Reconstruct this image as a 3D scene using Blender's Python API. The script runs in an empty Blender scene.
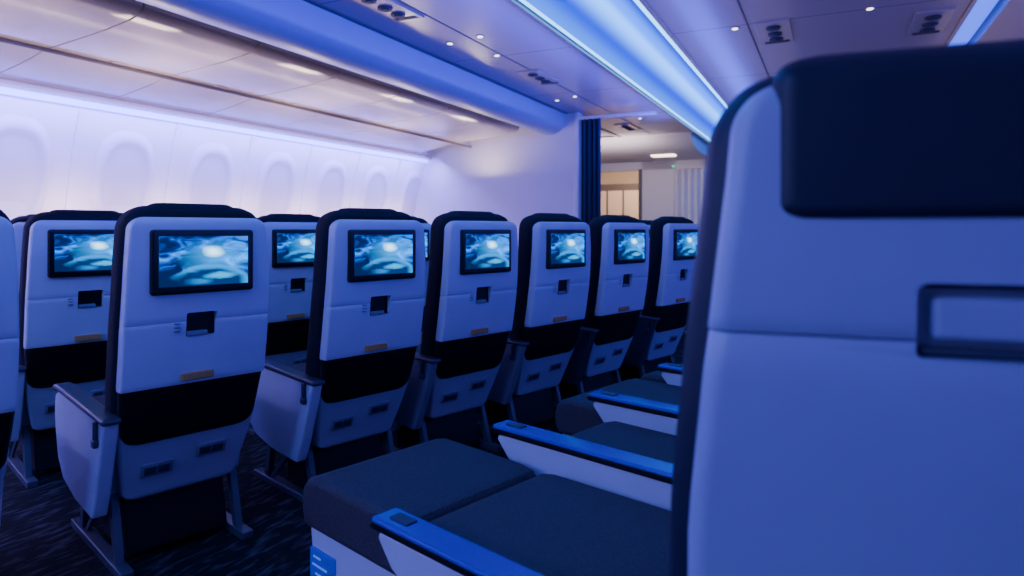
import bpy, bmesh, math
from mathutils import Vector, Matrix

C = bpy.context.scene.collection
F = 659.0; HOR = 229.0; CH = 1.10
AL = math.radians(25.8)
# ------------------------------------------------------------------ materials
def nt(name):
    m = bpy.data.materials.new(name); m.use_nodes = True
    n = m.node_tree.nodes; l = m.node_tree.links
    return m, n, l, n["Principled BSDF"]

def mat(name, col, rough=0.5, metal=0.0, var=0.06, vscale=6.0, bump=0.0, bscale=200.0, emi=None, estr=0.0, spec=0.5):
    m, n, l, b = nt(name)
    tc = n.new("ShaderNodeTexCoord")
    no = n.new("ShaderNodeTexNoise"); no.inputs["Scale"].default_value = vscale
    l.new(tc.outputs["Object"], no.inputs["Vector"])
    mx = n.new("ShaderNodeMix"); mx.data_type = 'RGBA'
    l.new(no.outputs["Fac"], mx.inputs["Factor"])
    a = [c*(1-var) for c in col]; c2 = [min(1, c*(1+var)) for c in col]
    mx.inputs["A"].default_value = (*a, 1); mx.inputs["B"].default_value = (*c2, 1)
    l.new(mx.outputs["Result"], b.inputs["Base Color"])
    b.inputs["Roughness"].default_value = rough; b.inputs["Metallic"].default_value = metal
    b.inputs["Specular IOR Level"].default_value = spec
    if bump > 0:
        n2 = n.new("ShaderNodeTexNoise"); n2.inputs["Scale"].default_value = bscale
        l.new(tc.outputs["Object"], n2.inputs["Vector"])
        bp = n.new("ShaderNodeBump"); bp.inputs["Strength"].default_value = bump; bp.inputs["Distance"].default_value = 0.002
        l.new(n2.outputs["Fac"], bp.inputs["Height"]); l.new(bp.outputs["Normal"], b.inputs["Normal"])
    if emi:
        b.inputs["Emission Color"].default_value = (*emi, 1); b.inputs["Emission Strength"].default_value = estr
    return m

M = {}
M['shell'] = mat("shell_plastic", (0.54, 0.57, 0.74), 0.34, bump=0.03, bscale=900)
M['shellb'] = mat("dimmed_shell_plastic", (0.33, 0.37, 0.58), 0.42, bump=0.03, bscale=900)  # near seat's shell plastic, dim blue light put into its colour
M['shell2'] = mat("lower_shell_plastic", (0.36, 0.39, 0.54), 0.45)
M['vent'] = mat("vent_plastic", (0.03, 0.035, 0.07), 0.5)
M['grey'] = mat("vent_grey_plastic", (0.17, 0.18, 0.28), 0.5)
M['dark'] = mat("dark_plastic", (0.003, 0.0035, 0.007), 0.5, spec=.3)
M['black'] = mat("screen_bezel_black", (0.003, 0.003, 0.005), 0.3)
M['fabric'] = mat("dark_fabric", (0.007, 0.008, 0.018), 0.8, bump=0.5, bscale=350, var=0.25, vscale=90, spec=.25)
M['fabric2'] = mat("seat_cushion_fabric", (0.040, 0.034, 0.050), 0.7, bump=1.0, bscale=170, var=0.75, vscale=150, spec=.45)
M['navy'] = mat("navy_headrest", (0.006, 0.010, 0.034), 0.5, bump=0.15, bscale=400, spec=.4)
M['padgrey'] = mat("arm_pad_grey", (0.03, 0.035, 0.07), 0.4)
M['padsheen'] = mat("arm_pad_blue_sheen", (0.004, 0.020, 0.45), 0.2)  # blue reflection of the ceiling strip put into the pad colour
M['metal'] = mat("leg_metal", (0.09, 0.10, 0.15), 0.4, metal=0.4)
M['tag'] = mat("ochre_tag", (0.42, 0.27, 0.08), 0.6)
M['wall'] = mat("sidewall_panel", (0.72, 0.68, 0.82), 0.5, var=0.02)
M['shade'] = mat("window_shade", (0.66, 0.61, 0.78), 0.5, var=0.02)
M['bin'] = mat("bin_panel", (0.42, 0.34, 0.33), 0.18, var=0.10, vscale=2)
M['bin2'] = mat("bin_door_panel", (0.42, 0.34, 0.33), 0.12, var=0.10, vscale=2)
M['fair'] = mat("fairing_panel", (0.38, 0.41, 0.70), 0.30, var=0.03)
M['seam'] = mat("seam_dark", (0.16, 0.13, 0.14), 0.5)
M['bulk'] = mat("bulkhead_laminate", (0.64, 0.61, 0.71), 0.5, var=0.03)
M['curtain'] = mat("navy_curtain", (0.03, 0.035, 0.10), 0.8)
M['curtainw'] = mat("pale_curtain", (0.66, 0.66, 0.78), 0.8)
M['cream'] = mat("galley_cream", (0.66, 0.55, 0.45), 0.5)
M['galdark'] = mat("galley_dark", (0.10, 0.08, 0.09), 0.5)
M['lamp'] = mat("downlight_glow", (1, .95, .9), 0.5, emi=(1.0, 0.9, 0.85), estr=4)
M['cove'] = mat("cove_glow", (.2, .2, 1), 0.5, emi=(0.12, 0.15, 1.0), estr=6)
M['warm'] = mat("warm_glow", (1, .8, .6), 0.4, emi=(1.0, 0.74, 0.52), estr=5)
M['green'] = mat("green_glow", (0, 1, .6), 0.4, emi=(0.02, 1.0, 0.55), estr=1.0)
M['bluetag'] = mat("blue_panel_glow", (0.01, 0.03, .25), 0.4, emi=(0.002, 0.035, 0.7), estr=.4)
M['mark'] = mat("pale_marking", (0.3, 0.5, 1), 0.4, emi=(0.1, 0.35, 1), estr=.3)
M['tube'] = mat("tube_glow", (0.0, 0.01, .1), 0.4, emi=(0.12, 0.45, 1.0), estr=5)
M['strip2'] = mat("strip2_glow", (.0, .02, .1), .4, emi=(0.04, .10, 1), estr=2.4)

# vaulted light diffuser: two-tone LED wash across its width
m, n, l, b = nt("strip_diffuser"); M['strip'] = m
tc = n.new("ShaderNodeTexCoord"); sp = n.new("ShaderNodeSeparateXYZ"); l.new(tc.outputs["Object"], sp.inputs[0])
mr = n.new("ShaderNodeMapRange"); mr.inputs[1].default_value = -.37; mr.inputs[2].default_value = .37; l.new(sp.outputs["X"], mr.inputs[0])
cr = n.new("ShaderNodeValToRGB"); l.new(mr.outputs[0], cr.inputs[0]); cr.color_ramp.interpolation = 'EASE'; e = cr.color_ramp.elements
e[0].position = 0; e[0].color = (.02, .18, 1.0, 1); e[1].position = 1; e[1].color = (.0, .06, 1, 1)
q = e.new(.22); q.color = (.0, .035, .8, 1); q = e.new(.52); q.color = (.10, .55, 2.0, 1); q = e.new(.64); q.color = (.02, .22, 1.5, 1); q = e.new(.85); q.color = (.0, .015, .55, 1)
l.new(cr.outputs[0], b.inputs["Emission Color"])
b.inputs["Emission Strength"].default_value = 2.3
b.inputs["Base Color"].default_value = (.0, .01, .06, 1); b.inputs["Roughness"].default_value = .7; b.inputs["Specular IOR Level"].default_value = .05

# ceiling with panel seams
m, n, l, b = nt("ceiling_panels"); M['ceil'] = m
tc = n.new("ShaderNodeTexCoord"); sp = n.new("ShaderNodeSeparateXYZ"); l.new(tc.outputs["Object"], sp.inputs[0])
md = n.new("ShaderNodeMath"); md.operation = 'PINGPONG'; md.inputs[1].default_value = 0.85; l.new(sp.outputs["Y"], md.inputs[0])
lt = n.new("ShaderNodeMath"); lt.operation = 'LESS_THAN'; lt.inputs[1].default_value = 0.006; l.new(md.outputs[0], lt.inputs[0])
mx = n.new("ShaderNodeMix"); mx.data_type = 'RGBA'; l.new(lt.outputs[0], mx.inputs["Factor"])
mx.inputs["A"].default_value = (0.48, 0.39, 0.41, 1); mx.inputs["B"].default_value = (0.18, 0.15, 0.17, 1)
l.new(mx.outputs["Result"], b.inputs["Base Color"]); b.inputs["Roughness"].default_value = 0.24

# carpet
m, n, l, b = nt("patterned_carpet"); M['carpet'] = m
tc = n.new("ShaderNodeTexCoord")
mp = n.new("ShaderNodeMapping"); mp.inputs["Scale"].default_value = (26, 6, 1); mp.inputs["Rotation"].default_value = (0, 0, .5); l.new(tc.outputs["Object"], mp.inputs[0])
vo = n.new("ShaderNodeTexNoise"); vo.inputs["Scale"].default_value = 1.6; vo.inputs["Detail"].default_value = 3; l.new(mp.outputs[0], vo.inputs["Vector"])
cr = n.new("ShaderNodeValToRGB"); l.new(vo.outputs["Fac"], cr.inputs[0])
cr.color_ramp.elements[0].position = .50; cr.color_ramp.elements[0].color = (0.006, 0.006, 0.010, 1)
cr.color_ramp.elements[1].position = .68; cr.color_ramp.elements[1].color = (0.06, 0.06, 0.085, 1)
no = n.new("ShaderNodeTexNoise"); no.inputs["Scale"].default_value = 160; l.new(tc.outputs["Object"], no.inputs["Vector"])
bp = n.new("ShaderNodeBump"); bp.inputs["Strength"].default_value = 0.6; l.new(no.outputs["Fac"], bp.inputs["Height"])
l.new(cr.outputs["Color"], b.inputs["Base Color"]); l.new(bp.outputs["Normal"], b.inputs["Normal"])
b.inputs["Roughness"].default_value = 0.95; b.inputs["Specular IOR Level"].default_value = .2

# screen picture : glowing cyan seascape over a rounded mound
m, n, l, b = nt("screen_picture"); M['screen'] = m
tc = n.new("ShaderNodeTexCoord")
mp = n.new("ShaderNodeMapping"); mp.inputs["Scale"].default_value = (1.9, 1, 3.0); mp.inputs["Rotation"].default_value = (0, .45, 0); l.new(tc.outputs["Generated"], mp.inputs[0])
no = n.new("ShaderNodeTexNoise"); no.inputs["Scale"].default_value = 1.8; no.inputs["Detail"].default_value = 7; no.inputs["Distortion"].default_value = 1.1
l.new(mp.outputs[0], no.inputs["Vector"])
cr = n.new("ShaderNodeValToRGB"); l.new(no.outputs["Fac"], cr.inputs[0])
e = cr.color_ramp.elements; e[0].position = 0.42; e[0].color = (0.0, 0.010, 0.09, 1); e[1].position = 0.74; e[1].color = (0.0, 0.50, 1.5, 1)
x = e.new(0.52); x.color = (0.0, 0.05, 0.40, 1); x = e.new(0.61); x.color = (0.0, 0.17, 0.95, 1)
def blob(cx, cz, sx, sz, p0, p1, wf=.10):
    mp2 = n.new("ShaderNodeMapping"); mp2.inputs["Location"].default_value = (-cx*sx, 0, -cz*sz); mp2.inputs["Scale"].default_value = (sx, 0, sz)
    wv = n.new("ShaderNodeMix"); wv.data_type = 'VECTOR'; wv.inputs["Factor"].default_value = wf
    l.new(tc.outputs["Generated"], wv.inputs["A"]); l.new(no.outputs["Color"], wv.inputs["B"]); l.new(wv.outputs["Result"], mp2.inputs[0])
    gr = n.new("ShaderNodeTexGradient"); gr.gradient_type = 'SPHERICAL'; l.new(mp2.outputs[0], gr.inputs[0])
    c = n.new("ShaderNodeMapRange"); c.inputs[1].default_value = p0; c.inputs[2].default_value = p1; l.new(gr.outputs["Fac"], c.inputs[0])
    return c.outputs[0]
def mixn(fac, a, col, mode='MIX'):
    q = n.new("ShaderNodeMix"); q.data_type = 'RGBA'; q.blend_type = mode; l.new(fac, q.inputs["Factor"]); l.new(a, q.inputs["A"]); q.inputs["B"].default_value = (*col, 1); return q.outputs["Result"]
c1 = mixn(blob(.62, .58, 2.2, 2.8, 0, 1), cr.outputs[0], (0.0, 0.36, 0.95), 'ADD')
c1 = mixn(blob(.58, .66, 8, 8, 0, .8), c1, (0.8, 1.3, 1.3), 'ADD')
c1 = mixn(blob(.55, .10, 2.3, 2.9, 0.0, 0.10), c1, (0.0, 0.32, 0.95))
c1 = mixn(blob(.55, .07, 2.5, 3.2, 0.0, 0.22), c1, (0.0, 0.03, 0.16))
c1 = mixn(blob(.66, .22, 5, 13, 0.0, 0.6), c1, (0.02, 0.45, 1.0))
c1 = mixn(blob(.42, .13, 6, 16, 0.0, 0.6), c1, (0.0, 0.22, 0.7))
c1 = mixn(blob(.05, .05, 2.2, 2.6, 0.0, 0.6), c1, (0.0, 0.012, 0.08))
l.new(c1, b.inputs["Emission Color"]); b.inputs["Emission Strength"].default_value = 1.6
b.inputs["Base Color"].default_value = (0.0, 0.001, 0.004, 1); b.inputs["Roughness"].default_value = 0.4; b.inputs["Specular IOR Level"].default_value = 0

# ------------------------------------------------------------------ mesh helpers
def finish(bm, name, mt, parent=None, ang=40, label=None, wn=False):
    bmesh.ops.recalc_face_normals(bm, faces=bm.faces)
    me = bpy.data.meshes.new(name); bm.to_mesh(me); bm.free()
    for p in me.polygons: p.use_smooth = True
    me.set_sharp_from_angle(angle=math.radians(ang))
    me.materials.append(M[mt] if isinstance(mt, str) else mt)
    o = bpy.data.objects.new(name, me); C.objects.link(o)
    if wn:
        w = o.modifiers.new("wn", 'WEIGHTED_NORMAL'); w.keep_sharp = True
    if parent is not None: o.parent = parent
    if label: o["label"] = label
    return o

def empty(name, loc, rz, label, cat, group=None):
    o = bpy.data.objects.new(name, None); o.empty_display_size = 0.1
    o.location = loc; o.rotation_euler = (0, 0, rz); C.objects.link(o)
    o["label"] = label; o["category"] = cat
    if group: o["group"] = group
    return o

def add_box(bm, c0, c1, bev=0.0, seg=3):
    t = bmesh.new()
    bmesh.ops.create_cube(t, size=1)
    s = Vector([abs(b-a) for a, b in zip(c0, c1)]); c = Vector([(a+b)/2 for a, b in zip(c0, c1)])
    for v in t.verts: v.co = Vector((v.co.x*s.x, v.co.y*s.y, v.co.z*s.z)) + c
    if bev > 0: bmesh.ops.bevel(t, geom=t.edges[:], offset=bev, segments=seg, profile=0.5, affect='EDGES')
    merge(bm, t)

def merge(bm, t):
    me = bpy.data.meshes.new("tmp"); t.to_mesh(me); t.free(); bm.from_mesh(me); bpy.data.meshes.remove(me)

def box(name, c0, c1, mt, parent=None, bev=0.005, seg=3, label=None):
    bm = bmesh.new(); add_box(bm, c0, c1, bev, seg)
    return finish(bm, name, mt, parent, 50, label, wn=True)

def add_prism(bm, pts, axis, a0, a1, bev=0.0, seg=2):
    def P(u, v, a):
        return {'x': (a, u, v), 'y': (u, a, v), 'z': (u, v, a)}[axis]
    t = bmesh.new()
    v0 = [t.verts.new(P(u, v, a0)) for u, v in pts]; v1 = [t.verts.new(P(u, v, a1)) for u, v in pts]
    t.faces.new(v0); t.faces.new(v1[::-1]); k = len(pts)
    for i in range(k): t.faces.new((v0[i], v1[i], v1[(i+1) % k], v0[(i+1) % k]))
    bmesh.ops.recalc_face_normals(t, faces=t.faces)
    if bev > 0:
        es = [e for e in t.edges if len(e.link_faces) == 2 and e.calc_face_angle() > 0.6]
        bmesh.ops.bevel(t, geom=es, offset=bev, segments=seg, profile=0.5, affect='EDGES')
    merge(bm, t)

def prism(name, pts, axis, a0, a1, mt, parent=None, bev=0.0, seg=2, label=None, ang=40):
    bm = bmesh.new(); add_prism(bm, pts, axis, a0, a1, bev, seg)
    return finish(bm, name, mt, parent, ang, label, wn=True)

def add_tube(bm, p1, p2, r, seg=12):
    p1 = Vector(p1); p2 = Vector(p2); d = p2-p1
    t = bmesh.new(); bmesh.ops.create_cone(t, cap_ends=True, segments=seg, radius1=r, radius2=r, depth=d.length)
    q = Vector((0, 0, 1)).rotation_difference(d).to_matrix().to_4x4()
    bmesh.ops.transform(t, matrix=Matrix.Translation((p1+p2)/2) @ q, verts=t.verts)
    merge(bm, t)

def rrect(hw, hd, r, seg=5):
    r = min(r, hw*0.98, hd*0.98); out = []
    for cx, cy, a0 in ((hw-r, hd-r, 0), (-hw+r, hd-r, 90), (-hw+r, -hd+r, 180), (hw-r, -hd+r, 270)):
        for i in range(seg+1):
            a = math.radians(a0 + 90*i/seg); out.append((cx+r*math.cos(a), cy+r*math.sin(a)))
    return out

def add_loft(bm, levels, seg=5):
    t = bmesh.new(); rings = []
    for z, xc, yc, hw, hd, r in levels:
        rings.append([t.verts.new((xc+x, yc+y, z)) for x, y in rrect(hw, hd, r, seg)])
    k = len(rings[0])
    for a, b_ in zip(rings[:-1], rings[1:]):
        for i in range(k): t.faces.new((a[i], a[(i+1) % k], b_[(i+1) % k], b_[i]))
    t.faces.new(rings[0][::-1]); t.faces.new(rings[-1])
    merge(bm, t)

def itp(tab, z):
    if z <= tab[0][0]: return tab[0][1]
    for (a, va), (b_, vb) in zip(tab[:-1], tab[1:]):
        if z <= b_: return va + (vb-va)*(z-a)/(b_-a)
    return tab[-1][1]

def shell_piece(name, z0, z1, yb, hw, th, mt, parent, yoff=0, wo=0, r=0.018, rt=0.0, n_=14, eb=0.004, label=None, rb=0.0):
    bm = bmesh.new(); zs = []
    zs += [z0, z0+eb]
    top = z1-max(rt, eb); bot = z0+max(eb, rb)
    if rb > 0:
        for i in range(1, 9): zs.append(z0+rb*(1-math.cos(math.pi/2*i/8)))
    for i in range(1, n_): zs.append(bot+(top-bot)*i/n_)
    if rt > 0:
        for i in range(0, 11): zs.append(top+rt*math.sin(math.pi/2*i/10)*0.9999)
    else: zs += [z1-eb, z1]
    zs = sorted(set(zs)); lv = []
    for z in zs:
        h = itp(hw, z)+wo; d = th/2; dy = itp(yb, z)+yoff+th/2
        if rt > 0 and z > z1-rt: 
            q = (z-(z1-rt))/rt; h -= rt*(1-math.sqrt(max(0, 1-q*q)))
        if rb > 0 and z < z0+rb:
            q = (z0+rb-z)/rb; h -= rb*(1-math.sqrt(max(0, 1-q*q)))
        e_ = min(z-z0, z1-z)
        if e_ < eb*3:
            k = 1-e_/(eb*3); d -= eb*k*k; 
            if rt == 0: h -= eb*k*k
        if rt > 0.03 and z > z1-0.03:
            q = (z-(z1-0.03))/0.03; d -= 0.3*th*q*q*0.8
        lv.append((z, 0, dy, h, max(d, 0.003), r))
    add_loft(bm, lv)
    return finish(bm, name, mt, parent, 45, label)

def cut(o, c0, c1, bev=0.008):
    bm = bmesh.new(); add_box(bm, c0, c1, bev, 3); me = bpy.data.meshes.new("cut"); bmesh.ops.recalc_face_normals(bm, faces=bm.faces); bm.to_mesh(me); bm.free()
    k = bpy.data.objects.new("cut", me); C.objects.link(k)
    par = o.parent; o.parent = None
    md = o.modifiers.new("b", 'BOOLEAN'); md.object = k; md.operation = 'DIFFERENCE'; md.solver = 'EXACT'
    dg = bpy.context.evaluated_depsgraph_get(); ev = o.evaluated_get(dg)
    nm = bpy.data.meshes.new_from_object(ev); old = o.data; o.modifiers.clear(); o.data = nm
    bpy.data.meshes.remove(old); bpy.data.objects.remove(k)
    for p in nm.polygons: p.use_smooth = True
    nm.set_sharp_from_angle(angle=math.radians(40)); o.parent = par

def copy_tree(o, loc=None, rz=None, parent=None):
    c = o.copy(); C.objects.link(c)
    if parent is not None: c.parent = parent
    if loc is not None: c.location = loc
    if rz is not None: c.rotation_euler = (0, 0, rz)
    for ch in list(o.children): copy_tree(ch, parent=c)
    return c

# ------------------------------------------------------------------ setting (cabin frame: x = across, y = along)
RZ = -AL
def st(o, kind="structure"):
    o.rotation_euler = (0, 0, RZ); o["kind"] = kind; return o
def cab(s, p, z=0): return Vector((math.sin(AL)*s+math.cos(AL)*p, math.cos(AL)*s-math.sin(AL)*p, z))

S0, S1 = -3.0, 15.0
st(box("floor", (-5.6, S0-.1, -0.08), (3.0, S1+.1, 0.0), 'carpet', bev=0))
st(prism("wall_left", [(-5.50, 0), (-5.50, .8), (-5.47, 1.15), (-5.42, 1.45), (-5.34, 1.8), (-5.24, 2.12), (-5.24, 2.7), (-5.6, 2.7), (-5.75, 2.7), (-5.75, 0)], 'y', S0, S1, 'wall'))
st(box("wall_right", (2.8, S0, 0), (2.95, S1, 2.75), 'wall', bev=0))
st(box("wall_back", (-5.7, S0-.1, 0), (2.95, S0, 2.75), 'wall', bev=0))
bm = bmesh.new()
add_box(bm, (-5.7, S0, 2.62), (-1.89, S1, 2.70)); add_box(bm, (-1.12, S0, 2.60), (0.86, S1, 2.70))
add_box(bm, (-3.16, S0, 2.60), (-1.89, S1, 2.63)); add_box(bm, (1.06, S0, 2.60), (2.95, S1, 2.70))
add_box(bm, (-2.0, S0, 2.76), (1.2, S1, 2.80))
add_box(bm, (-1.91, S0, 2.62), (-1.89, S1, 2.78)); add_box(bm, (-1.12, S0, 2.62), (-1.10, S1, 2.78))
add_box(bm, (.84, S0, 2.62), (.86, S1, 2.78)); add_box(bm, (1.06, S0, 2.62), (1.08, S1, 2.78))
st(finish(bm, "ceiling", 'ceil', ang=30))
arc = []
for i in range(17):
    a = math.radians(185 + 150*i/16)
    arc.append((-3.32+0.225*math.cos(a)*1.0, 2.53+0.20*math.sin(a)))
st(prism("trim_1", arc+[(-3.10, 2.64), (-3.56, 2.64)], 'y', S0, 8.0, 'fair', ang=60))
for i, (p, z, w) in enumerate([(-1.90, 2.592, .018), (-1.11, 2.592, .018), (.85, 2.592, .015), (1.07, 2.592, .015), (-3.08, 2.592, .02), (-0.55, 2.594, .006), (-2.55, 2.595, .005)]):
    st(box("trim_%d" % (i+2), (p-w, S0, z), (p+w, 12.4, z+.01), 'bin' if i < 4 else 'seam', bev=.002))
k = 10
PR = [(-5.50, 0.0), (-5.50, .8), (-5.47, 1.15), (-5.42, 1.45), (-5.34, 1.8), (-5.245, 2.10)]
for i in range(9):
    s = 1.475+.85*i
    if s > 7.9: break
    pts = [(a+.014, b_) for a, b_ in PR]+[(a-.01, b_) for a, b_ in PR[::-1]]
    st(prism("trim_%d" % (k+i), pts, 'y', s-.022, s+.022, 'wall', bev=.006))
# windows : tall soft arched recesses
def window(idx, s):
    bm = bmesh.new(); N = 48
    cz, cp = 1.48, -5.408
    prof = [(1.40, -0.016), (1.30, 0.000), (1.20, 0.014), (1.10, 0.020), (1.02, 0.015), (0.94, 0.002), (0.84, -0.006), (0.60, -0.008), (0.3, -0.008)]
    tilt = math.atan2(0.08, .35)
    rings = []
    for sc, out in prof:
        ring = []
        for i in range(N):
            a = 2*math.pi*i/N; ca, sa = math.cos(a), math.sin(a)
            u = 0.19*sc*math.copysign(abs(ca)**.75, ca); v = 0.34*sc*math.copysign(abs(sa)**.75, sa)
            ring.append(bm.verts.new((cp+v*math.sin(tilt)+out+.012, s+u, cz+v*math.cos(tilt))))
        rings.append(ring)
    for a, b_ in zip(rings[:-1], rings[1:]):
        for i in range(N): bm.faces.new((a[i], a[(i+1) % N], b_[(i+1) % N], b_[i]))
    bm.faces.new(rings[-1])
    st(finish(bm, "window_%d" % idx, 'shade', ang=80))
for i in range(8): window(i+1, 1.05+.85*i+.85)

st(prism("wall_partition", [(-5.6, 0), (-2.95, 0), (-2.95, 2.62), (-5.6, 2.62)], 'y', 8.0, 8.09, 'bulk', bev=.01))
st(box("trim_20", (-2.97, 7.96, 0), (-2.90, 8.13, 2.60), 'bulk', bev=.015))
bm = bmesh.new(); add_box(bm, (-5.6, 14.9, 0), (2.95, 15.0, 2.75)); st(finish(bm, "wall_front", 'cream'))
bm = bmesh.new()
add_box(bm, (-3.25, 12.4, 0), (-2.60, 12.5, 2.6)); add_box(bm, (-2.10, 12.4, 0), (2.8, 12.5, 2.6)); add_box(bm, (-5.6, 12.4, 2.22), (2.8, 12.5, 2.6))
st(finish(bm, "wall_divider", 'bulk'))
st(box("door_1", (-3.30, 12.36, 0), (-3.24, 12.52, 2.24), 'galdark', bev=.01))
sof = [(10.4, 2.60), (10.45, 2.52), (10.6, 2.45), (10.85, 2.40), (11.2, 2.38), (12.4, 2.38), (12.4, 2.60)]
st(prism("trim_23", sof, 'x', -5.4, -1.95, 'bulk', ang=50))

# ------------------------------------------------------------------ overhead bins
proto = empty("overhead_bin", cab(0, 0), RZ, "beige-grey overhead bin with smooth curved door panel above the windows", "overhead bin", "overhead bins along the window wall")
L = .845
prism("bin_body", [(-5.20, 2.13), (-4.9, 2.172), (-4.7, 2.208), (-4.55, 2.242), (-4.50, 2.25), (-4.50, 2.60), (-5.20, 2.60)], 'y', 0, L, 'bin', proto, bev=.005)
prism("bin_door", [(-4.488, 2.25), (-4.2, 2.270), (-3.9, 2.295), (-3.70, 2.322), (-3.60, 2.345), (-3.565, 2.38), (-3.56, 2.60), (-4.488, 2.60)], 'y', 0.002, L-.002, 'bin2', proto, bev=.005, label="gently bowed bin door")
box("bin_handle", (-4.46, L/2-.05, 2.244), (-4.43, L/2+.05, 2.258), 'bin', proto, bev=.005, label="small recessed latch")
proto.location = cab(2.5-.85*3, 0)
for i in range(-4, 7):
    s = 2.5+.85*i
    if i == -3 or s+.84 > 8: continue
    copy_tree(proto, loc=cab(s, 0))
st(box("trim_21", (-4.503, S0, 2.225), (-4.487, 8.0, 2.247), 'seam', bev=.003))
st(box("trim_22", (-5.20, S0, 2.095), (-5.14, 8.0, 2.138), 'bin', bev=.006))

# ------------------------------------------------------------------ lights
def thing(o, label, cat, group=None, rot=True):
    o["label"] = label; o["category"] = cat
    if group: o["group"] = group
    if rot: o.rotation_euler = (0, 0, RZ)
    return o
o = box("cove_light", (-5.232, S0+.1, 2.045), (-5.198, 7.98, 2.092), 'cove', bev=.003)
thing(o, "thin blue-violet cove light strip above the windows", "light strip")
sp_ = empty("ceiling_light_panel", cab(0, -1.505), RZ, "glowing blue recessed ceiling light panel", "ceiling light", "blue panels of the ceiling light strip")
bm = bmesh.new()
pts = [(-.37, 2.63), (-.35, 2.672), (-.30, 2.702), (-.2, 2.733), (-.1, 2.747), (0, 2.75), (.1, 2.747), (.2, 2.733), (.30, 2.702), (.35, 2.672), (.37, 2.63), (.37, 2.76), (-.37, 2.76)]
add_prism(bm, pts, 'y', .002, 1.498)
finish(bm, "diffuser", 'strip', sp_, 50)
bm = bmesh.new(); add_box(bm, (-.365, .01, 2.622), (-.340, 1.49, 2.636), .004); add_box(bm, (.320, .01, 2.622), (.365, 1.49, 2.636), .004)
finish(bm, "light_tube", 'tube', sp_, 50, "bright pale-blue edge tubes")
sp_.location = cab(S0+.1, -1.505)
for i in range(1, 10): copy_tree(sp_, loc=cab(S0+.1+1.5*i, -1.505))
o = box("ceiling_light_strip", (.885, S0+.1, 2.66), (1.035, 12.3, 2.68), 'strip2', bev=.004)
thing(o, "narrow blue ceiling light strip", "ceiling light")

def on_ceil(px, py, z=2.6):
    Y = F*(z-CH)/(HOR-py); X = (px-512)/F*Y
    return Vector((X, Y, z))
def ring_lamp(loc, r=.035):
    e_ = empty("downlight", loc, RZ, "small round recessed downlight in the ceiling", "downlight", "ceiling downlights")
    bm = bmesh.new(); add_tube(bm, (0, 0, -.006), (0, 0, .004), r, 20); finish(bm, "lamp_rim", 'bin', e_)
    bm = bmesh.new(); add_tube(bm, (0, 0, -.009), (0, 0, 0), r*.6, 20); finish(bm, "lamp_lens", 'lamp', e_)
    return e_
d0 = ring_lamp(on_ceil(450, 43))
for px, py in [(480, 36), (497, 55), (557, 100), (575, 96), (735, 28), (870, 8), (640, 118)]:
    copy_tree(d0, loc=on_ceil(px, py))
for px, py in [(160, 112)]:
    Y = F*(2.17-CH)/(HOR-py); c = copy_tree(d0, loc=Vector(((px-512)/F*Y, Y, 2.162))); c["label"] = "small round reading light under the overhead bin"; c.scale = (1.8, 1.8, 1)
def psu(loc):
    e_ = empty("service_unit", loc, RZ, "grey ceiling service unit with round air vents and speaker grille", "service unit", "ceiling service units")
    box("unit_plate", (-.12, -.30, -.012), (.12, .30, .004), 'bin2', e_, bev=.005)
    for yy in (-.17, 0, .15):
        bm = bmesh.new(); add_tube(bm, (0, yy, -.024), (0, yy, -.01), .05, 20); add_tube(bm, (0, yy, -.032), (0, yy, -.022), .028, 16); finish(bm, "air_vent", 'vent', e_)
    box("speaker_grille", (-.09, .22, -.016), (.09, .275, -.01), 'vent', e_, bev=.003)
    return e_
q0 = psu(on_ceil(385, 6))
for px, py in [(540, 77), (628, 127), (775, 32), (930, 22)]: copy_tree(q0, loc=on_ceil(px, py))
o = box("air_grille", (1.25, 2.5, 2.565), (1.75, 4.5, 2.595), 'vent', bev=.005)
thing(o, "dark slatted air return grille in the ceiling", "air grille")
bm = bmesh.new()
for i in range(14): add_box(bm, (1.27+.034*i, 2.52, 2.558), (1.285+.034*i, 4.48, 2.570))
finish(bm, "slat", 'bin', o)

def curtain(name, s, p0, p1, z0, z1, mt, label, n_=6, dep=.04):
    bm = bmesh.new(); N = n_*8; a = []
    for side in (0, 1):
        for z in (z0, z1):
            a.append([bm.verts.new((p0+(p1-p0)*i/N, s+dep*math.sin(2*math.pi*i/8)+side*.006, z)) for i in range(N+1)])
    def q(r1, r2):
        for i in range(N): bm.faces.new((r1[i], r1[i+1], r2[i+1], r2[i]))
    q(a[0], a[1]); q(a[2], a[3]); q(a[0], a[2]); q(a[1], a[3])
    bm.faces.new((a[0][0], a[1][0], a[3][0], a[2][0])); bm.faces.new((a[0][N], a[1][N], a[3][N], a[2][N]))
    e_ = finish(bm, name, mt, ang=60); thing(e_, label, "curtain")
curtain("curtain", 8.0, -2.88, -2.62, 0.02, 2.50, 'curtain', "navy pleated divider curtain gathered beside the partition wall", 4)
curtain("curtain", 12.33, -2.62, -2.05, 0.02, 2.20, 'curtainw', "pale pleated curtain in the far doorway", 5, .035)
o = box("curtain_rail", (-2.9, 7.97, 2.50), (-1.9, 8.03, 2.54), 'bulk', bev=.01); thing(o, "pale curtain rail across the aisle", "curtain rail")

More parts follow.
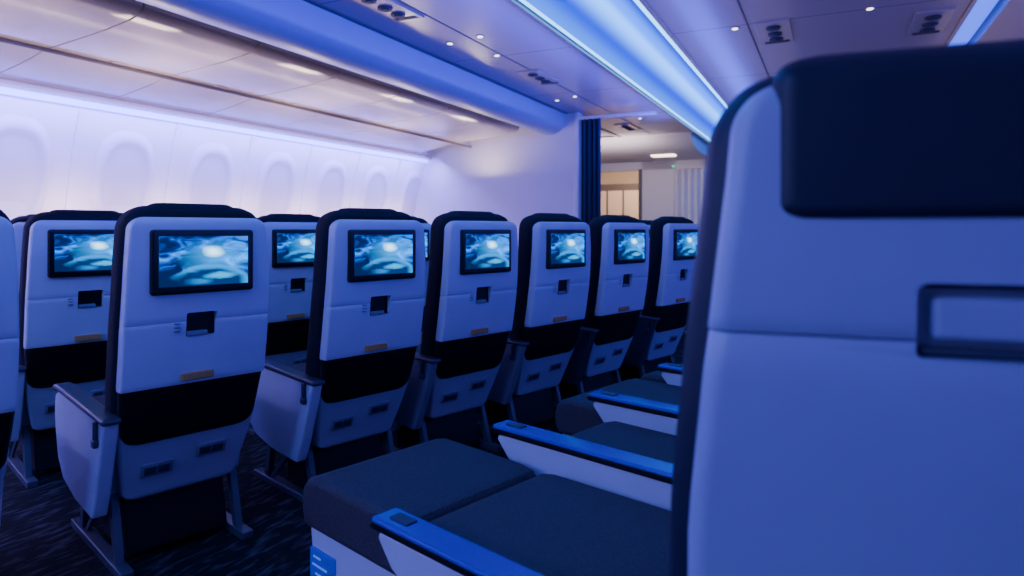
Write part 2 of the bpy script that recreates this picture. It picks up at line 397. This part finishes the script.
g = empty("galley_cabinet", cab(14.2, -4.3), RZ, "warm cream galley cabinet with stowage doors beyond the doorway", "galley cabinet")
box("cabinet_body", (-.6, 0, 0), (.55, .6, 2.1), 'galdark', g, bev=.01)
for i in range(3): box("cabinet_door", (-.55+.37*i, -.02, 1.1), (-.22+.37*i, .01, 1.95), 'cream', g, bev=.01)
for i in range(3): box("cabinet_door", (-.55+.37*i, -.02, .1), (-.22+.37*i, .01, 1.0), 'galdark', g, bev=.01)
o = box("ceiling_lamp", (-2.80, 11.3, 2.355), (-2.40, 11.5, 2.378), 'warm', bev=.008); thing(o, "warm white lamp under the lowered ceiling", "ceiling lamp")
o = box("ceiling_lamp", (-4.4, 13.3, 2.52), (-3.0, 13.5, 2.59), 'warm', bev=.02); thing(o, "warm white ceiling lamp in the galley", "ceiling lamp")
o = box("exit_light", (-2.66, 12.35, 2.255), (-2.615, 12.39, 2.285), 'green', bev=.01); thing(o, "small green illuminated exit light", "exit light")

# ------------------------------------------------------------------ screened seat
UR = math.radians(46.5)
U = Vector((math.cos(UR), math.sin(UR), 0)); V = Vector((-math.sin(UR), math.cos(UR), 0))
YB = [(.18, .185), (.26, .160), (.34, .130), (.42, .100), (.50, .075), (.6, .048), (.7, .030), (.8, .015), (.9, .005), (1.0, 0), (1.2, .002)]
HW = [(.18, .172), (.26, .186), (.34, .202), (.42, .214), (.6, .228), (.8, .228), (1.0, .221), (1.1, .214), (1.2, .205)]
def screen_seat(loc):
    e_ = empty("airplane_seat", loc, UR, "pale grey airplane seat with dark upholstery and a lit seatback screen", "airplane seat", "rows of screened airplane seats")
    up = shell_piece("back_shell", .806, 1.137, YB, HW, .05, 'shell', e_, rt=.040, eb=.0015, r=.008)
    lo = shell_piece("lower_back_shell", .600, .805, YB, HW, .05, 'shell', e_, eb=.0015, r=.008)
    cut(lo, (-.048, -.05, .755), (.048, .045, .9), .006)
    cut(up, (-.048, -.05, .70), (.048, .040, .832), .006)
    box("recess_liner", (-.047, .034, .757), (.047, .044, .831), 'dark', e_, bev=.002, label="dark recessed tray latch pocket")
    box("tray_latch", (-.046, .016, .756), (.020, .034, .772), 'grey', e_, bev=.004)
    shell_piece("literature_pocket", .415, .615, YB, HW, .045, 'dark', e_, yoff=.006, wo=-.002, rb=.045, label="black sagging literature pocket")
    lp = shell_piece("lower_panel", .215, .500, YB, HW, .045, 'shell2', e_, yoff=.014, rb=.03, r=.012)
    for x0, zz in ((-.14, .315), (.03, .345)):
        bm = bmesh.new(); add_box(bm, (x0, -.006, -.025), (x0+.10, .012, .025), .004)
        o = finish(bm, "vent_plate", 'grey', e_); 
        yy = itp(YB, zz)+.014; o.location = (0, yy, zz); o.rotation_euler = (math.radians(20), 0, 0)
        bm = bmesh.new()
        for j in range(2): add_box(bm, (x0+.010+.042*j, -.009, -.014), (x0+.046+.042*j, -.003, .014), .002)
        v_ = finish(bm, "vent_slot", 'vent', o)
    shell_piece("back_cushion", .40, 1.174, YB, HW, .12, 'fabric', e_, yoff=.035, wo=.009, r=.040, rt=.075, label="dark fabric back cushion")
    shell_piece("headrest", 1.00, 1.184, YB, [(0, .155)], .11, 'fabric', e_, yoff=.045, r=.045, rt=.05, rb=.03, label="dark headrest cushion")
    s_ = box("screen", (-.161, -.012, .895), (.161, .012, 1.098), 'black', e_, bev=.010, label="black-bezelled seatback screen")
    box("display", (-.139, -.0145, .920), (.139, -.010, 1.077), 'screen', s_, bev=.001, seg=1, label="display showing glowing cyan seascape")
    box("seat_tag", (-.055, .030, .612), (.045, .052, .636), 'tag', e_, bev=.003, label="ochre tag at the pocket edge")
    bm = bmesh.new()
    for j in range(3): add_box(bm, (-.085, .010, .775+j*.012), (-.068, .02, .778+j*.012), .001)
    finish(bm, "button_marks", 'grey', e_)
    bm = bmesh.new()
    t = [(.16, .375), (.60, .375), (.655, .40), (.67, .43), (.655, .465), (.60, .485), (.35, .475), (.16, .48)]
    add_prism(bm, t, 'x', -.222, .222, .02, 3); finish(bm, "seat_cushion", 'fabric2', e_, 60, wn=True)
    prism("seat_pan", [(.24, .215), (.56, .24), (.63, .385), (.18, .385)], 'x', -.22, .22, 'shell2', e_, bev=.01)
    a_ = prism("armrest", [(.075, .51), (.60, .525), (.655, .505), (.668, .45), (.655, .37), (.62, .28), (.55, .225), (.40, .195), (.20, .185), (.165, .26), (.135, .34), (.105, .42)], 'x', -.266, -.220, 'shell', e_, bev=.008, seg=3, label="pale curved side shell below the armrest")
    prism("arm_pad", [(.06, .505), (.60, .522), (.66, .515), (.675, .528), (.655, .540), (.60, .544), (.06, .524)], 'x', -.274, -.218, 'padgrey', a_, bev=.008, seg=3, label="dark grey armrest pad")
    bm = bmesh.new(); add_box(bm, (-.280, .12, .45), (-.268, .138, .51), .004); add_box(bm, (-.283, .115, .43), (-.267, .143, .455), .005)
    finish(bm, "belt_catch", 'padgrey', a_)
    for x0 in (-.205, .180):
        bm = bmesh.new()
        add_prism(bm, [(.50, .30), (.535, .30), (.595, .02), (.56, .02)], 'x', x0, x0+.025, .003)
        add_prism(bm, [(.25, .30), (.285, .30), (.20, .02), (.165, .02)], 'x', x0, x0+.025, .003)
        add_prism(bm, [(.28, .25), (.31, .25), (.55, .03), (.52, .03)], 'x', x0+.006, x0+.019, .003)
        add_box(bm, (x0-.008, .10, .0), (x0+.033, .68, .028), .004)
        add_box(bm, (x0-.002, .24, .205), (x0+.027, .56, .25), .004)
        finish(bm, "leg", 'metal', e_, wn=True)
    prism("under_seat_box", [(.20, .03), (.46, .03), (.48, .24), (.26, .25)], 'x', -.165, .165, 'dark', e_, bev=.01, label="black box under the seat")  # plain black block between the legs
    return e_

A1 = Vector((-.994, 2.126, 0)); u = .626
s0 = screen_seat(A1)
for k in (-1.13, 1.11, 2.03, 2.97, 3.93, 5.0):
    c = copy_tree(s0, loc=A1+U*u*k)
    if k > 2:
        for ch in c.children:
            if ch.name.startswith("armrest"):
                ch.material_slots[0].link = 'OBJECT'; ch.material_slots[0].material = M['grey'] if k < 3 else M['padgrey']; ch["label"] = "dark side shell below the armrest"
Cc = Vector((-1.83, 2.87, 0))
for t in (0, .985, 1.72, 2.49, 3.32, 3.98, 4.62, 5.25): copy_tree(s0, loc=Cc+U*t)
Dd = Vector((-2.56, 3.72, 0))
for t in (0, .75, 1.5, 2.25): copy_tree(s0, loc=Dd+U*t)

# ------------------------------------------------------------------ nearer row of wide seats
BR = math.radians(47.5)
UB = Vector((math.cos(BR), math.sin(BR), 0)); VB = Vector((-math.sin(BR), math.cos(BR), 0))
B0 = Vector((-.590, 1.81, 0))
def wide_arm(parent, x, y0, y1, z=.50):
    a = prism("armrest", [(y0-.01, z-.03), (y0-.0, z-.045), (y0-.05, z-.10), (y0-.16, z-.155), (y1, z-.17), (y1, z-.02)], 'x', x-.028, x+.028, 'shell', parent, bev=.010, seg=3, label="white armrest body with tapering nose")
    prism("arm_pad", [(y0+.01, z-.028), (y0+.02, z-.018), (y0, z-.008), (y1, z-.008), (y1, z-.028)], 'x', x-.036, x+.036, 'dark', a, bev=.005, seg=3, label="black armrest edging")
    box("pad_top_sheen", (x-.036, y1, z-.018), (x+.036, y0+.010, z), 'padsheen', a, bev=.008, label="glossy deep blue armrest top")  # blue plate added for the reflection on a dark pad
    box("arm_button", (x-.015, y0-.09, z-.003), (x+.015, y0-.03, z+.004), 'padgrey', a, bev=.002)
    return a
def wide_seat(off, w, yf, ybk, arms, label, lean=.22, split=None):
    e_ = empty("lounge_seat", B0+UB*off, BR, label, "airplane seat", "row of wide seats with blue armrests")
    zt = .430
    def cush(name, ya, yb_, front):
        bm = bmesh.new()
        if front: pts = [(ya-.012, zt-.145), (ya, zt-.10), (ya+.002, zt-.065), (ya-.006, zt-.035), (ya-.028, zt-.012), (ya-.07, zt), (ya-.25, zt-.001), (yb_+.06, zt-.003), (yb_+.02, zt-.010), (yb_, zt-.028), (yb_, zt-.145)]
        else: pts = [(ya, zt-.145), (ya, zt-.028), (ya-.02, zt-.010), (ya-.06, zt-.003), (ya-.2, zt-.002), (yb_, zt), (yb_, zt-.145)]
        add_prism(bm, pts, 'x', .008, w-.008, .022, 4); finish(bm, name, 'fabric2', e_, 70, wn=True)
    if split:
        cush("leg_rest_cushion", yf, split, True); cush("seat_cushion", split-.002, ybk, False)
    else: cush("seat_cushion", yf, ybk, True)
    prism("seat_base", [(yf-.03, .29), (yf-.05, .14), (yf-.10, .06), (ybk, .06), (ybk, .29)], 'x', .02, w-.02, 'shell', e_, bev=.01)
    bm = bmesh.new(); add_box(bm, (.04, yf-.16, 0), (w-.04, ybk+.05, .065)); finish(bm, "floor_plinth", 'dark', e_)
    bm = bmesh.new(); lv = []
    for i in range(15):
        z = .30+.82*i/14; yy = ybk-.0-lean*(z-.30)/.82
        hw_ = w/2-.02 - (0 if i < 12 else .012*(i-11)**1.6); lv.append((z, w/2, yy, hw_, .045-(0 if i < 13 else .012*(i-12)), .035))
    add_loft(bm, lv); finish(bm, "back_cushion", 'fabric', e_, 60)
    bm = bmesh.new()
    lv = [(z-.0, x_, y_-.052, h_+.006, .014, .012) for z, x_, y_, h_, d_, r_ in lv[:-1]]
    add_loft(bm, lv); finish(bm, "back_shell", 'shell', e_, 60)
    for a_ in arms: wide_arm(e_, *a_)
    return e_
b1 = wide_seat(0, .50, 0, -1.10, [(-.050, -.47, -1.04, .475), (.555, -.25, -.98)], "dark fabric seat with extended leg rest and armrests tinted with blue sheen", lean=.20, split=-.46)
o = box("status_panel", (.012, -.16, .14), (.021, -.045, .240), 'bluetag', b1, bev=.004, label="small glowing blue panel on the seat base")
bm = bmesh.new()
for j, (a, b_) in enumerate([(.10, .065), (.13, .06), (.12, .075)]): add_box(bm, (.010, -a, .218-.022*j), (.0125, -b_, .223-.022*j))
finish(bm, "panel_mark", 'mark', o)
wide_seat(.60, .43, -.30, -.90, [(.47, -.24, -.88)], "dark fabric seat between two armrests tinted with blue sheen")
wide_seat(1.11, .54, 0, -.90, [(.575, -.17, -.88)], "dark fabric seat beside armrests tinted with blue sheen")
wide_seat(1.73, .54, 0, -.90, [(.575, -.17, -.88)], "dark fabric seat beside armrests tinted with blue sheen")

# ------------------------------------------------------------------ close tall seat back
FR = math.radians(-19.5)
Lx = Vector((math.cos(FR), math.sin(FR), 0)); Ly = Vector((-math.sin(FR), math.cos(FR), 0))
fc = Vector((.188, .645, 0))+Lx*.262
f = empty("airplane_seat", fc, FR, "tall pale airplane seat back coloured for dim blue light with wrapped navy headrest", "airplane seat")
YB2 = [(.30, .13), (.5, .07), (.7, .03), (.9, .008), (1.1, 0), (1.4, .0)]
HW2 = [(.30, .276), (.6, .284), (.80, .280), (1.0, .260), (1.15, .242), (1.22, .236), (1.4, .230)]
ups = shell_piece("back_shell", 1.0005, 1.243, YB2, HW2, .06, 'shellb', f, rt=.05, r=.022, eb=.003)
los = shell_piece("lower_back_shell", .50, .9985, YB2, HW2, .06, 'shellb', f, r=.022, eb=.003)
cut(los, (-.080, -.05, .984), (.080, .036, 1.1), .006); cut(ups, (-.080, -.05, .95), (.080, .036, 1.052), .010)
box("recess_liner", (-.079, .030, .986), (.079, .038, 1.050), 'shell2', f, bev=.002)
bm = bmesh.new(); add_box(bm, (-.076, .018, 1.0465), (.076, .030, 1.0505), .002); add_box(bm, (-.076, .014, .9855), (.076, .030, .9935), .003)
finish(bm, "recess_frame", 'vent', f, label="dark edge of the recessed latch pocket")
box("tray_latch", (-.066, .012, .999), (.066, .032, 1.040), 'shellb', f, bev=.008)
shell_piece("back_cushion", .46, 1.266, YB2, HW2, .11, 'navy', f, yoff=.040, wo=.024, r=.035, rt=.085, label="dark navy back cushion")
shell_piece("headrest", 1.110, 1.269, YB2, [(0, .200)], .145, 'navy', f, yoff=-.006, r=.022, rt=.034, rb=.016, label="navy headrest cover wrapped over the seat top")
shell_piece("literature_pocket", .30, .52, YB2, HW2, .05, 'dark', f, yoff=.012, wo=-.01)
box("seat_cushion", (-.20, .15, .36), (.25, .36, .46), 'fabric2', f, bev=.03, seg=4)
box("seat_pan", (-.19, .13, .27), (.23, .34, .365), 'shell2', f, bev=.01)
for x0 in (-.15, .18):
    bm = bmesh.new(); x1 = x0
    add_prism(bm, [(.29, .29), (.33, .29), (.35, .03), (.31, .03)], 'x', x1-.015, x1+.015, .004)
    add_prism(bm, [(.18, .29), (.22, .29), (.12, .03), (.08, .03)], 'x', x1-.015, x1+.015, .004)
    add_box(bm, (x1-.027, .02, 0), (x1+.027, .37, .035), .005)
    finish(bm, "leg", 'metal', f, wn=True)

# ------------------------------------------------------------------ lamps and added fill lights
def area(name, s, p, z, sx, sy, col, e_, aim):
    ld = bpy.data.lights.new(name, 'AREA'); ld.shape = 'RECTANGLE'; ld.size = sx; ld.size_y = sy; ld.color = col; ld.energy = e_
    o = bpy.data.objects.new(name, ld); o.location = cab(s, p, z)
    d = cab(aim[1], aim[0], aim[2])
    zax = (-d).normalized(); yax = cab(1, 0, 0)
    if abs(zax.dot(yax)) > .8: yax = Vector((0, 0, 1))
    xax = yax.cross(zax).normalized(); yax = zax.cross(xax)
    mt_ = Matrix((xax, yax, zax)).transposed()
    o.rotation_euler = mt_.to_euler(); C.objects.link(o); return o
area("cabin_fill_lamp", -1.0, -1.5, 2.58, .6, 3.0, (.20, .24, 1.0), 56, (0, .5, -1))  # unseen fill added under the ceiling behind the camera
area("cabin_fill_lamp", -2.3, -3.2, 2.2, 2.0, .6, (.46, .45, 1.0), 42, (.1, 1, -.12))  # unseen fill added to light the seat backs from behind
area("right_fill_lamp", 3.0, 2.6, 1.9, .8, 6, (.07, .10, 1.0), 80, (-1, 0, 0))  # no fixture here: fill added out of view, aimed across the cabin
area("wall_wash_lamp", 2.6, -4.95, 2.06, .12, 10.5, (.26, .23, 1.0), 250, (-.55, 0, -1))
for i in range(8):
    area("sidewall_fill_lamp", 1.475+.85*i, -5.10, 1.20, .12, .4, (1.0, .70, .60), 4.5, (-1, 0, -.1))  # unseen lamps added for warm patches between the windows
area("bin_fill_uplight", 3.0, -4.3, 1.75, .3, 9, (1.0, .72, .58), 12, (0, 0, 1))  # unseen fill added in mid-air to brighten the bin undersides
for i in range(5):
    area("bin_fill_spot", 1.6+1.5*i, -4.2, 1.80, .30, .40, (1.0, .80, .66), 6.5, (0, 0, 1))  # mid-air lamps added for warm patches on the bins
area("bin_fill_uplight", 3.0, -4.85, 1.75, .08, 9, (1.0, .80, .70), 8, (.1, 0, 1))  # second unseen fill added under the bins
area("ceiling_fill_uplight", 4.5, -1.2, 1.75, 1.6, 12, (.85, .60, .84), 13, (0, 0, 1))  # mid-air fill added below the ceiling, its back unseen
area("ceiling_fill_uplight", 4.5, 1.5, 1.75, .8, 12, (.95, .66, .78), 11, (0, 0, 1))
area("strip_spill_fill", 3.5, -1.95, 2.35, .3, 11, (.04, .06, 1.0), 95, (-1, 0, .35))  # unseen lamps added to strengthen the strip's blue spill
area("strip_spill_fill", 4.5, -1.0, 2.30, .2, 11, (.04, .08, 1.0), 40, (.5, 0, 1))
area("galley_fill_lamp", 10.0, -3.2, 2.2, 1.2, .6, (1.0, .82, .74), 24, (0, 1, -.25))  # unseen fill added to brighten the far end
area("galley_fill_lamp", 12.7, -3.6, 2.4, 1.2, .4, (1.0, .70, .48), 45, (0, 1, -.6))

w = bpy.data.worlds.new("world"); bpy.context.scene.world = w; w.use_nodes = True
w.node_tree.nodes["Background"].inputs[0].default_value = (.3, .35, .8, 1); w.node_tree.nodes["Background"].inputs[1].default_value = .03

cd = bpy.data.cameras.new("camera"); cam = bpy.data.objects.new("camera", cd); C.objects.link(cam)
cam.location = (0, 0, CH); cam.rotation_euler = (math.radians(90), 0, 0)
cd.sensor_width = 36; cd.lens = F/1024*36; cd.shift_y = -(288-HOR)/1024
cd.clip_start = .02
cd.dof.use_dof = True; cd.dof.focus_distance = 2.3; cd.dof.aperture_fstop = 3.2
bpy.context.scene.camera = cam
